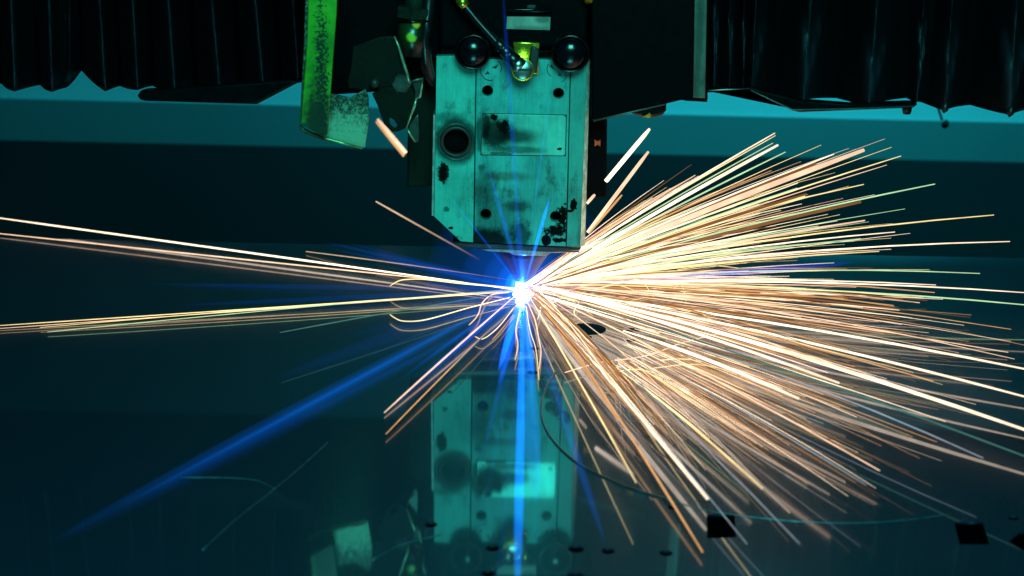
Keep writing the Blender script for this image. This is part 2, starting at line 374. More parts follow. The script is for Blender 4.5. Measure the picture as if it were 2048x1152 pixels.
# black upper housing of the head
slab('upper_housing', [(880, -160), (1180, -160), (1176, 96), (878, 96)], HY+.004, .12, BLACK, head, bev=.003)
slab('name_plate', [(1014, 33), (1101, 34), (1100, 60.5), (1012.5, 58)], HY+.0034, .0012, plate_material('name_plate_foil', (.40, .42, .36), [dict(px=1085, py=40, rx=14, ry=7, soft=.9, wob=.5, k=.5), dict(px=1060, py=60, rx=40, ry=6, soft=.9, wob=.6, k=.4)], .4), head, bev=.0002)
slab('latch', [(1054, 10), (1072, 10), (1071, 18), (1053, 18)], HY-.0006, .006, DARKSTEEL, head)
slab('shelf_lip', [(1008, 17.5), (1104, 19), (1103, 25), (1008, 24)], HY-.002, .008, BLACK_GLOSS, head)
slab('connector_block', [(1026, 84), (1079, 86), (1076, 150), (1060, 146), (1030, 120)], HY-.003, .006, BRASS, head, bev=.0008)
slab('guide_block', [(1062, 96), (1068, 92), (1078, 100), (1074, 146), (1064, 146), (1058, 118)], HY-.0085, .006, DARKSTEEL, head, bev=.0012)
# knobs
for kx, ky, r in ((945, 104, 35.5), (1141, 107.5, 38)):
    R = r*S; c = at_depth(kx, ky, HY-.014)
    k = turned('knob', [(R*.80, .020), (R*.80, .012), (R*.94, .008), (R, .004), (R, .0012), (R*.965, -.0008), (R*.90, -.0016), (R*.84, -.0006), (R*.81, .0012)], c, (0, 1, 0), BLACK_GLOSS, head, 48)
    turned('knob_dome', [(R*.815, .0016)] + [(R*.80*math.cos(a), .0012-.0065*math.sin(a)) for a in [math.radians(q) for q in range(0, 91, 10)]], c, (0, 1, 0), simple('dark_dome', (.002, .003, .006), .16, spec=.35), k, 40)
# printed turning arrows beside the knobs
PRINT = simple('black_print', (.01, .012, .012), .6)
def arc_mark(cx, cy, r, a0, a1, wd=1.6):
    pts = [(cx+(r+wd/2)*math.cos(math.radians(a0+(a1-a0)*i/12)), cy+(r+wd/2)*math.sin(math.radians(a0+(a1-a0)*i/12))) for i in range(13)]
    pts += [(cx+(r-wd/2)*math.cos(math.radians(a1-(a1-a0)*i/12)), cy+(r-wd/2)*math.sin(math.radians(a1-(a1-a0)*i/12))) for i in range(13)]
    slab('arrow_arc', pts, HY-.0009, .0003, PRINT, cp, bev=0)
def tri(pts): slab('arrow_head', pts, HY-.0009, .0003, PRINT, cp, bev=0)
arc_mark(981, 141, 20, 75, 190); arc_mark(987, 136, 16, -60, 30)
tri([(969.5, 149), (980, 148), (975, 142)]); tri([(984, 135), (992, 138), (997, 128)])
arc_mark(1111, 138, 17, 120, 215); tri([(1099, 133), (1109, 140), (1103, 128)]); tri([(1115, 151), (1124, 153), (1119, 146)])
arc_mark(1119, 150, 14, -30, 80, 1.0)

# cable with its plug
cb = thing('sensor_cable', 'thin black cable slanting down to a brass plug between the two knobs', 'cable', at_depth(1045, 140, -.02))
pth = [at_depth(880, -46, -.012), at_depth(925, 6, -.016), at_depth(960, 48, -.018), at_depth(1000, 92, -.020)]
tube('jacket', smooth_path(pth, 5), .0030, CABLE, cb, 12)
for a, b in ((921, 2), (930, 12)): pass
d0 = at_depth(918, -4, -.0155); d1 = at_depth(932, 13, -.0165)
tube('crimp_ring', [d0, d0.lerp(d1, .5), d1], [.0040, .0046, .0038], BRASS, cb, 12)
st0 = at_depth(992, 82, -.0198); st1 = at_depth(1033, 126, -.022)
tube('strain_relief', [st0.lerp(st1, t) for t in (0, .05, .3, .33, .36, .6, .63, .66, .95, 1)], [.0031, .0042, .0046, .0042, .0048, .0052, .0046, .0054, .0058, .005], CABLE, cb, 14)
e0 = at_depth(1030, 122, -.022); e1 = at_depth(1041, 135, -.0225)
tube('plug_collar', [e0, e0.lerp(e1, .3), e0.lerp(e1, .9), e1], [.0052, .0064, .0064, .0056], STEEL, cb, 18)
c = at_depth(1045, 139, -.022)
pl = turned('plug_body', [(.0085, .018), (.0085, .006), (.0090, .004), (.0090, -.001), (.0082, -.0022), (.0078, -.0014)], c, (-.02, 1, -.12), BRASS, cb, 32)
turned('plug_face', [(.0079, -.0010), (.0060, -.0020), (0, -.0022)], c, (-.02, 1, -.12), STEEL, pl, 28)
box('plug_slot', tuple(c+Vector((-.0062, -.0026, -.0006))), tuple(c+Vector((.0062, -.0012, .0010))), DARKSTEEL, pl, .0002)

# ------------------------------------------------------------------ carriage behind and beside the head
car = thing('carriage', 'black carriage casing right of the head with slanted lower edge', 'machine casing', at_depth(1300, 230, .03))
slab('casing', [(1183, -160), (1416, -160), (1416, 200), (1395, 203), (1362, 201), (1330, 209), (1250, 229), (1186, 243), (1183, 235)], -.008, .06, BLACK, car, bev=.002)
slab('casing_lip', [(1186, 240), (1330, 207.5), (1331, 210.5), (1187, 243.8)], -.0098, .004, simple('worn_black_lip', (.05, .055, .055), .3, .3), car, bev=.0006)
slab('back_box', [(1172, 90), (1216, 90), (1213, 395), (1166, 398)], .035, .07, BLACK, car, bev=.002)
slab('cover_bar', [(1392, -160), (1417, -160), (1410.5, 197), (1386.5, 196)], -.0145, .005, plate_material('dull_green_bar', (.10, .13, .11), [dict(px=1398, py=80, rx=8, ry=120, Y=-.0145, soft=1.4, wob=.8, k=.5)]), car, bev=.0009)
slab('bar_foot', [(1385, 196.5), (1415, 197.5), (1415, 204.5), (1370, 202)], -.010, .006, BLACK, car, bev=.0008)
bx = at_depth(1195, 286, .0348)
turned('fitting', [(0, -.006), (.004, -.005), (.0055, -.002), (.0055, .006)], at_depth(1178, -6, -.004), (0, 1, -.3), BRASS, car, 6, False)
slab('sticker', [(1189, 279), (1193, 282), (1197, 282), (1201, 279), (1200.5, 293), (1197, 290), (1193, 290), (1189.5, 293)], .0344, .0006, simple('orange_sticker', (.95, .09, .01), .5), car, bev=0)
slab('corner_boss', [(1255, 222), (1333, 203), (1333, 222), (1326, 231), (1310, 236), (1290, 236), (1268, 230)], .012, .03, BLACK_GLOSS, car, bev=.003)
slab('yellow_tab', [(1283, 234), (1292, 230), (1299, 224.5), (1303, 231), (1298, 236)], .0100, .002, simple('yellow_plastic', (1.0, .42, .0), .4), car, bev=.0004)
slab('side_shield', [(816, 200), (870, 150), (874, 372), (814, 375)], .045, .05, simple('soot_green_shield', (.005, .007, .003), .55, 0, bump=.5, bscale=260, spec=.15), car, bev=.0015)
box('gantry_beam', (-1.4, .11, .215), (1.4, .30, .60), BLACK, car, .004)
# dark cover behind the bracket, left of the head
slab('rear_cover', [(672, -160), (884, -160), (884, 120), (868, 176), (700, 188), (655, 190), (640, 176)], .030, .04, BLACK, car, bev=.002)
slab('rail_end', [(655, 176), (684, 168), (678, 180), (662, 182)], .018, .004, BLACK, car)

# ------------------------------------------------------------------ bellows
def bellows(name, label, folds, top_py, Y0, crumple=False):
    """folds: list of (top px, bottom px, bottom py, Y) points in order; every second one is a ridge"""
    t = thing(name, label, 'bellows', at_depth(folds[len(folds)//2][1], 190, Y0), 'bellows either side of the carriage')
    def col(f, nz=30):
        tx, bx, by, Y = f
        a = at_depth(tx, top_py, Y); b = at_depth(bx, by, Y)
        return [a.lerp(b, i/(nz-1)) for i in range(nz)]
    for i in range(0, len(folds)-2, 2):
        A, R, B = col(folds[i]), col(folds[i+1]), col(folds[i+2])
        bm = bmesh.new(); cols = []; painted_sheen = bm.verts.layers.float.new('painted_sheen')
        rr = random.Random(len(folds)*100 + i)
        side = rr.choice((-1, 1)); u1 = rr.uniform(.35, .55); k0 = rr.uniform(.45, .62)
        us = [-1, -.8, -.62, -.46, -.32, -.2, -.1, -.04, 0, .04, .1, .2, .32, .46, .62, .8, 1]
        for u in us:
            vs = []; W = A if u < 0 else B; au = abs(u)
            for zi in range(len(R)):
                k = zi/(len(R)-1); q = math.sqrt(au*au+.0012)-.0346
                p = R[zi].lerp(W[zi], min(1, max(0, q*1.001)) if au < 1 else 1.0)
                sheen_v = max(max(0, 1-au/.11)*(.55+.45*k), .22*max(0, 1-abs(u-.25)/.4)*(.4+.6*k) if crumple else 0)  # strength of the painted highlight along ridge and right-hand slope
                p = p + Vector((0, -.004*math.sin(math.pi*au)*(1 if u < 0 else -1), 0))
                if crumple and 0 < au < 1:
                    for sg, ua in ((1, u1), (-1, u1*.8)):
                        if k > k0 and u*sg > 0:
                            lu = ua*(1-(k-k0)/(1-k0)*.9); d = abs(au-lu)/.17
                            if d < 1: p = p + Vector((0, -.0085*(1-d)*math.sin(math.pi*min(1, (k-k0)/(1-k0)*1.1)), 0)); sheen_v = max(sheen_v, 1.0*(1-d)**2*min(1, (k-k0)*6))
                vt = bm.verts.new(p + (Vector((rr.uniform(-1, 1)*.0004, rr.uniform(-1, 1)*.0008*k, 0)) if 0 < au < 1 and 0 < zi < len(R)-1 else Vector((0, 0, 0)))); vt[painted_sheen] = sheen_v
                vs.append(vt)
            cols.append(vs)
        for a, b in zip(cols, cols[1:]):
            for u in range(len(a)-1): bm.faces.new((a[u], a[u+1], b[u+1], b[u]))
        r = bmesh.ops.solidify(bm, geom=bm.faces[:], thickness=.0015)
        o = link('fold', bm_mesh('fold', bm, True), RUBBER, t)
    return t
YL = .012
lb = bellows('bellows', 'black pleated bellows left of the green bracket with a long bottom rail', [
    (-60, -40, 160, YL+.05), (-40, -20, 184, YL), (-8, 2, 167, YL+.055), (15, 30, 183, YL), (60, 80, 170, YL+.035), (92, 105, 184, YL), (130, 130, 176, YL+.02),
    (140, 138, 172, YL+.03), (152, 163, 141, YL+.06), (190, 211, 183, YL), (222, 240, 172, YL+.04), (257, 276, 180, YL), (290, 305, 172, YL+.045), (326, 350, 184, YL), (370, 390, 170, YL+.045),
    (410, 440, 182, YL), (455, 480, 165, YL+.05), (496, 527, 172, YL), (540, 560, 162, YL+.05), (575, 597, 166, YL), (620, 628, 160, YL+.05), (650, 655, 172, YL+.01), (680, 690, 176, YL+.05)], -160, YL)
slab('bottom_rail', [(274, 192), (279, 184), (290, 181), (590, 158), (612, 160), (612, 166), (596, 166), (513, 209.5), (290, 203), (279, 200)], YL-.004, .012, BLACK_GLOSS, lb, bev=.0022)
YR = .004
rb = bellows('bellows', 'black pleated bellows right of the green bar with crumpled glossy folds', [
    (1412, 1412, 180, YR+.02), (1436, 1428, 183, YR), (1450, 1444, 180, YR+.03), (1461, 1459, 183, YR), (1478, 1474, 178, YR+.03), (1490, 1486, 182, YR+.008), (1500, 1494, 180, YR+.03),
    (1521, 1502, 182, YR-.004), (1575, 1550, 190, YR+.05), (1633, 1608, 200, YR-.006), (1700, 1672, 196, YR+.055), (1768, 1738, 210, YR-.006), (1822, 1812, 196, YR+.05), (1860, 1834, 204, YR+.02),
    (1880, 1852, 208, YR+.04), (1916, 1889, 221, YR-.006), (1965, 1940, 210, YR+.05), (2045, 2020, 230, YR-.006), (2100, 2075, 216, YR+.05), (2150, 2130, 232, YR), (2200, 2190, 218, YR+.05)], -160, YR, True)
slab('bottom_rail', [(1410, 178), (1500, 174), (1600, 200), (1700, 208), (1834, 204), (1835, 210), (1827, 216), (1600, 225), (1586, 222), (1503, 182.5), (1410, 186)], YR-.009, .010, BLACK_GLOSS, rb, bev=.0016)
tube('rail_highlight', [at_depth(a, b, YR-.0100) for a, b in ((1502, 180.5), (1545, 201), (1586, 219.5), (1700, 217.5), (1828, 212.5))], .0007, simple('rail_highlight_teal', (.05, .09, .10), .2, .3, bump=.8, bscale=900), rb, 6)  # added bright line stands in for the rail's edge highlight
turned('rail_bolt', [(0, -.004), (.003, -.0035), (.0038, 0), (.0036, .006)], at_depth(1814, 219, YR-.004), (0, 0, 1), BLACK_GLOSS, rb, 16)
for bx, by, Y in ((1889, 223, YR-.006), (2020, 231, YR-.006)):
    c = at_depth(bx, by-3, Y); turned('fold_tip', [(0, -.003), (.0028, 0), (.0030, .003), (.001, .006)], c, (0.1, 0, 1), RUBBER, rb, 10)
# ------------------------------------------------------------------ green bracket
M = N('green_tape')
sp = M.smooth(M.math('ADD', M.noise(430, 6, .75), M.math('MULTIPLY', M.blob(643, 140, 13, 130, Y=-.10, soft=1.4, wob=.5), .17)), .585, .67)
lowdirt = M.blob(634, 262, 26, 85, Y=-.10, soft=.9, wob=.9, nscale=180)
col = M.mix(M.smooth(M.noise(40, 4), .3, .7), (.012, .17, .003, 1), (.07, .36, .006, 1))
col = M.mix(M.math('MULTIPLY', lowdirt, .96), M.mix(sp, col, (.006, .010, .006, 1)), (.006, .012, .008, 1)); M.rgb(col); M.set(rough=.38); TAPE = M.m
M = N('speckled_zinc')
f = M.smooth(M.math('ADD', M.noise(480, 6, .8), M.math('MULTIPLY', M.blob(692, 280, 60, 46, Y=-.08, soft=1.7, wob=.35), -.30)), .22, .56)
M.rgb(M.mix(f, (.22, .40, .26, 1), (.010, .014, .012, 1))); M.set(rough=.4, metal=.3); M.bump(M.noise(420, 4), .4, .0006); ZINC = M.m
gb = thing('green_bracket', 'dirty bright green hanging bracket with a bent speckled foot plate', 'bracket', at_depth(650, 290, -.09))
tp = slab('hanging_arm', [(622, -160), (680, -160), (672.5, 30), (664, 140), (655, 268), (648, 276), (601.5, 246), (606, 190), (614, 90)], -.10, .004, TAPE, gb, bev=.0006)
slab('arm_flange', [(617, -160), (621.5, -160), (613.5, 90), (605.5, 190), (601, 246), (599, 244), (606, 120)], -.1015, .016, ZINC, gb, bev=.0005)
slab('foot_plate', [(657, 186), (700, 196), (731, 178), (737, 196), (738, 238), (730, 294), (724, 297), (649, 278), (656, 240)], -.08, .003, ZINC, gb, bev=.0006)
tube('foot_edge', [at_depth(a, b, -.0825) for a, b in ((600, 250), (606, 260), (622, 268), (646, 276), (680, 285), (724, 296.5))], [.0012, .0016, .0016, .0018, .0014, .0010], simple('bent_zinc_edge', (.20, .30, .14), .3, .5, bump=.3), gb, 8)

# ------------------------------------------------------------------ sooty clamp
SOOT = simple('soot_green_clamp', (.0035, .005, .002), .55, 0, bump=.6, bscale=300, dust=(.012, .018, .008), spec=.12)
cl = thing('clamp', 'sooty dark clamp plate with slotted lower flap beside the green bracket', 'clamp', at_depth(770, 260, -.03))
slab('shield_plate', [(706, 92), (760, 73), (790, 72), (800, 92), (818, 150), (819, 172), (790, 180), (740, 181), (696, 178), (694, 160), (700, 140)], -.030, .006, SOOT, cl, bev=.001)
slab('flap', [(744, 188), (768, 174), (824, 176), (832, 198), (830, 226), (813, 256), (796, 263), (784, 264), (768, 248), (756, 214)], -.036, .004, SOOT, cl, holes=[[(777, 238), (781, 236), (788, 240), (794, 250), (793, 256), (788, 257), (780, 250)]], bev=.0008)
LIT = simple('lit_steel_edge', (.45, .55, .36), .3, .6)  # bright colour paints the light caught along the clamp's edges
tube('lit_plate_edge', [at_depth(a, b, -.0365) for a, b in ((789, 73), (797, 92), (806, 122), (815, 150), (819, 173))], [.0006, .0010, .0012, .0012, .0006], LIT, cl, 6)
tube('lit_flap_edge', [at_depth(a, b, -.0400) for a, b in ((833, 196), (829, 212), (822, 230), (813, 256))], [.0008, .0011, .0009, .0006], LIT, cl, 6)
tube('lit_flap_edge', [at_depth(a, b, -.034) for a, b in ((813, 255), (820, 268), (830, 284))], [.0006, .0010, .0007], LIT, cl, 6)
slab('tongue', [(815, 256), (836, 228), (838, 270), (836, 284), (829, 285)], -.030, .003, simple('tongue_steel', (.05, .07, .06), .35, .5, bump=.3), cl)
slab('ear', [(824, 164), (846, 156), (845, 176), (836, 196), (828, 198), (830, 184)], -.028, .004, DARKSTEEL, cl)
tube('lit_ear_edge', [at_depth(a, b, -.0335) for a, b in ((824, 162), (834, 159), (846, 156), (844, 172), (840, 194), (832, 198))], [.0004, .0007, .0006, .0008, .0009, .0005], LIT, cl, 6)
turned('bolt', [(0, -.005), (.006, -.0045), (.0075, -.002), (.0075, .004)], at_depth(803, 168, -.034), (.2, 1, .1), simple('bolt_steel', (.12, .14, .13), .3, .5), cl, 6, False)
turned('bolt', [(0, -.004), (.0035, -.003), (.004, .004)], at_depth(749, 166, -.034), (.1, 1, .1), DARKSTEEL, cl, 16)

# ------------------------------------------------------------------ air hose with fitting
bh = thing('black_hose', 'plain black hose hanging between the stained fitting and the faceplate', 'hose', at_depth(856, 120, -.004))
tube('hose_pipe', smooth_path([at_depth(862, -160, .0), at_depth(858, 0, -.006), at_depth(850, 70, -.010), at_depth(853, 130, -.004), at_depth(868, 165, .010)], 5), .0050, CABLE, bh, 14)
hs = thing('air_hose', 'dark hose with a hex fitting and yellow green stains above the clamp', 'hose', at_depth(824, 110, -.006))
ax = [at_depth(832, -160, -.004), at_depth(828, 14, -.004)]
tube('hose_pipe', [ax[0], ax[0].lerp(ax[1], .5), ax[1]], .0080, simple('translucent_hose', (.02, .05, .035), .15), hs, 20)
def hexnut(c0, c1, r):
    return tube('hex_nut', [c0, c0.lerp(c1, .08), c0.lerp(c1, .92), c1], [r*.92, r, r, r*.92], simple('nut_steel', (.03, .04, .03), .25, .5), hs, 6, False)
hexnut(at_depth(828, 13, -.006), at_depth(826, 37, -.006), .0135)
tube('washer', [at_depth(826, 37, -.006), at_depth(826, 40, -.006)], .0148, BLACK_GLOSS, hs, 24)
M = N('stained_sleeve')
st = M.blob(832, 49, 7, 8, Y=-.02, soft=.8, wob=.4, nscale=200); s2 = M.blob(822, 76, 9, 8, Y=-.02, soft=.8, wob=.6, nscale=200); s3 = M.blob(818, 62, 16, 30, Y=-.02, soft=1.2, wob=.5)
col = M.mix(s3, (.004, .006, .004, 1), (.010, .03, .008, 1)); col = M.mix(s2, col, (.40, .52, .02, 1)); col = M.mix(st, col, (.85, .45, .03, 1)); M.rgb(col); M.set(rough=.28)
tube('sleeve', [at_depth(826, 40, -.006), at_depth(824, 74, -.006), at_depth(821, 110, -.006)], [.0125, .0125, .0115], M.m, hs, 24)

# ------------------------------------------------------------------ cutting flare
IMP = at_height(1046, 589, 0.0)
def emis(name, col, s):
    M = N(name); M.t.nodes.remove(M.b); e = M.n('ShaderNodeEmission'); e.inputs[0].default_value = (*col, 1); e.inputs[1].default_value = s
    M.t.links.new(e.outputs[0], M.out.inputs[0]); return M.m
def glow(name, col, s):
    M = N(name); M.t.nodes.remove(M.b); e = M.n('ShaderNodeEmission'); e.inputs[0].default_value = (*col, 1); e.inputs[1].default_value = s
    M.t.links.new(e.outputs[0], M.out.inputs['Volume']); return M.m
point('cutting_arc_light', IMP+Vector((0, -.004, .006)), .004, 1.6, (.015, .16, 1.0))
fl = thing('cutting_flare', 'white hot flash with a blue halo where the nozzle meets the sheet', 'flare', IMP)
bm = bmesh.new(); bmesh.ops.create_icosphere(bm, subdivisions=3, radius=1)
for v in bm.verts:
    k = 1+.35*math.sin(8*math.atan2(v.co.z, v.co.x)+1)
    v.co = Vector((v.co.x*.0070*k, v.co.y*.005*k, abs(v.co.z)*.0108*k))+IMP
link('core', bm_mesh('core', bm, True), emis('white_hot', (.85, .93, 1.0), 9), fl)
for i, (r, e) in enumerate(((.011, 60), (.016, 26), (.024, 11), (.036, 3.6), (.055, 1.5), (.085, .5))):
    bm = bmesh.new(); bmesh.ops.create_icosphere(bm, subdivisions=3, radius=r)
    for v in bm.verts: v.co = v.co + IMP + Vector((0, -.003, .008)); v.co.z = max(v.co.z, .0008+i*.0001)
    link('halo', bm_mesh('halo', bm, True), glow('blue_flare_glow', (.005+.1*(i == 0), .13+.25*(i < 2), 1.0), e), fl)
# blue flare streaks and sheet reflections, built as glowing volumes
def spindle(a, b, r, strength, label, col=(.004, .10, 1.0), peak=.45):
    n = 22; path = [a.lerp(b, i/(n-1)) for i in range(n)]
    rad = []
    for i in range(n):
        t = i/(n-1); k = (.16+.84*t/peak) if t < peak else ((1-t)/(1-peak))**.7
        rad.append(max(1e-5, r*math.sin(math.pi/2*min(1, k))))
    o = link('light_streak', bm_mesh('light_streak', tube_bm(path, rad, 14), True), glow('blue_streak', col, strength))
    return tag(o, label, 'vapour streak', 'blue light streaks round the flare')  # the streaks are light of the flare and its reflections, not vapour
I2 = IMP+Vector((0, -.006, .006))
YF = -.10
spindle(I2, at_depth(1003, -60, -.10), .0022, 30, 'long blue streak rising over the faceplate past the brass plug', peak=.5)
spindle(I2, at_depth(1101, 390, YF), .0016, 150, 'short bright blue streak over the lower right of the faceplate', (.004, .18, 1.0), .7)
spindle(I2, at_depth(972, 320, YF), .0020, 38, 'blue streak over the faceplate leaning up and left', peak=.5)
spindle(I2, at_depth(1030, 380, YF), .0028, 20, 'broad blue streak rising straight up the faceplate', peak=.4)
spindle(I2, at_depth(893, 385, YF), .0010, 70, 'thin blue streak crossing the left strip of the faceplate', peak=.5)
spindle(at_depth(1060, 470, .00), at_depth(1103, 170, YF), .0012, 45, 'faint pale streak beside the right end of the label', (.01, .30, 1.0), .5)
spindle(I2, at_depth(690, 484, .05), .0028, 16, 'blue streak fanning up and left below the faceplate', peak=.35)
spindle(I2, at_depth(250, 568, .06), .0026, 14, 'level blue streak running left from the flare', peak=.3)
spindle(I2, at_height(330, 612, .002), .0026, 14, 'blue streak running left just above the fine sparks', peak=.3)
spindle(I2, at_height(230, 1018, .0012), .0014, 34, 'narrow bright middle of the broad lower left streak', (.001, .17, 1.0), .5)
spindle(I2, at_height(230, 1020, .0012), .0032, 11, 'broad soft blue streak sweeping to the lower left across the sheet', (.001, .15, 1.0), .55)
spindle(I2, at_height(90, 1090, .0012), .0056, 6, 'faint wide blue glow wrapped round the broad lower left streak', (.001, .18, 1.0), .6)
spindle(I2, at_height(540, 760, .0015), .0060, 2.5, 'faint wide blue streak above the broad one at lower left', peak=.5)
spindle(I2, at_height(996, 745, .006), .0030, 130, 'bright blue streak pointing down and slightly left to the reflection', (.004, .14, 1.0), .5)
spindle(I2, at_height(1068, 760, .006), .0028, 80, 'blue streak pointing straight down at the small holes', (.004, .14, 1.0), .5)
spindle(I2, at_height(1034, 1220, .0012), .0032, 48, 'broad blue reflection streak running straight toward the viewer over the mirrored faceplate', (.002, .20, 1.0), .7)  # this and the next two: sheet's blue reflection built as glowing volumes
spindle(I2, at_height(1072, 1010, .0012), .0062, 10, 'soft wide blue reflection beside the mirrored label', (.002, .22, 1.0), .7)
spindle(I2, at_height(1215, 1100, .0012), .0026, 11, 'faint blue reflection streak slanting down right past the mirrored faceplate', (.002, .16, 1.0), .7)
spindle(I2, at_depth(1720, 524, .0), .0036, 55, 'dark blue streak among the sparks right of the nozzle', (.004, .05, 1.0), .65)

rf = random.Random(11)
for i in range(14):
    a = math.radians(rf.uniform(95, 195)); L = rf.uniform(110, 420); q = (1046+L*math.cos(a), 588+L*math.sin(a))
    e = at_height(*q, .003) if q[1] > 600 else at_depth(*q, .05)
    o = spindle(I2, e, rf.uniform(.0012, .0026), rf.uniform(10, 40), 'fine faint blue streak radiating close to the flare', (.002, .11, 1.0), .4); o['group'] = 'faint fine streaks round the flare'
# ------------------------------------------------------------------ sparks
def spark_mat(name, col, s, tip=1.0, root=1.0):
    M = N(name); M.t.nodes.remove(M.b); e = M.n('ShaderNodeEmission')
    at = M.n('ShaderNodeAttribute'); at.attribute_name = 'along'
    nz = M.noise(60, 2); k = M.math('MULTIPLY', M.math('ADD', .6, M.math('MULTIPLY', nz, .8)), s)
    mr = M.n('ShaderNodeMapRange'); M.put(mr.inputs[0], at.outputs['Fac']); mr.inputs[3].default_value = root; mr.inputs[4].default_value = tip
    M.put(e.inputs[1], M.math('MULTIPLY', k, mr.outputs[0])); e.inputs[0].default_value = (*col, 1)
    M.t.links.new(e.outputs[0], M.out.inputs[0]); return M.m
SM = dict(y=spark_mat('spark_yellow', (1.0, .76, .34), 1.15, .95, 2.0), w=spark_mat('spark_white', (1.0, .76, .54), 1.45, .95, 2.2), p=spark_mat('spark_pink', (1.0, .64, .42), 1.05, 1.0, 1.7),
          o=spark_mat('spark_orange', (1.0, .50, .20), .9, .8, 1.1), d=spark_mat('spark_dim', (.66, .29, .10), .62, .5, 1.0), g=spark_mat('spark_green', (.62, .95, .50), .9, 1.0, 1.2),
          f=spark_mat('spark_fading', (1.0, .66, .42), .9, 1.0, .02), t=spark_mat('spark_teal', (.20, .62, .52), .35, .8, 1.0), c=spark_mat('spark_cool', (.55, .68, .80), .7, .7, 1.0))
def spark_path(a, b, sag=0.0, n=7, curl=0.0):
    L = (b-a).length; out = []
    side = Vector((0, 0, 1))
    for i in range(n):
        t = i/(n-1); p = a.lerp(b, t) + side*(4*t*(1-t)*sag*L)
        p.z = max(p.z, .0008); out.append(p)
    return out
def radii(n, r, r0=.35):
    out = []
    for i in range(n):
        t = i/(n-1); out.append(.8*r*(r0+(1-r0)*min(1, t/.35)))
    out[-1] = r*.5; out[-2] = min(out[-2], r*.75)
    return out
ORI = IMP+Vector((.002, -.002, .004))
def start_pt(): return ORI+Vector((random.uniform(-.003, .006), random.uniform(-.004, .004), random.uniform(0, .007)))
def spark(path, r, m, label, group='sparks flying from the cut', r0=.35, n=5):
    # duplicate the last ring so the end is rounded
    o = link('spark', bm_mesh('spark', tube_bm(path, radii(len(path), r, r0), n, attr=True), True), SM[m])
    return tag(o, label, 'spark', group)
def E(px, py, Y=None, h=None):
    if h is not None: return at_height(px, py, h)
    p = at_depth(px, py, Y)
    if p.z < .002: p = at_height(px, py, .002)
    return p
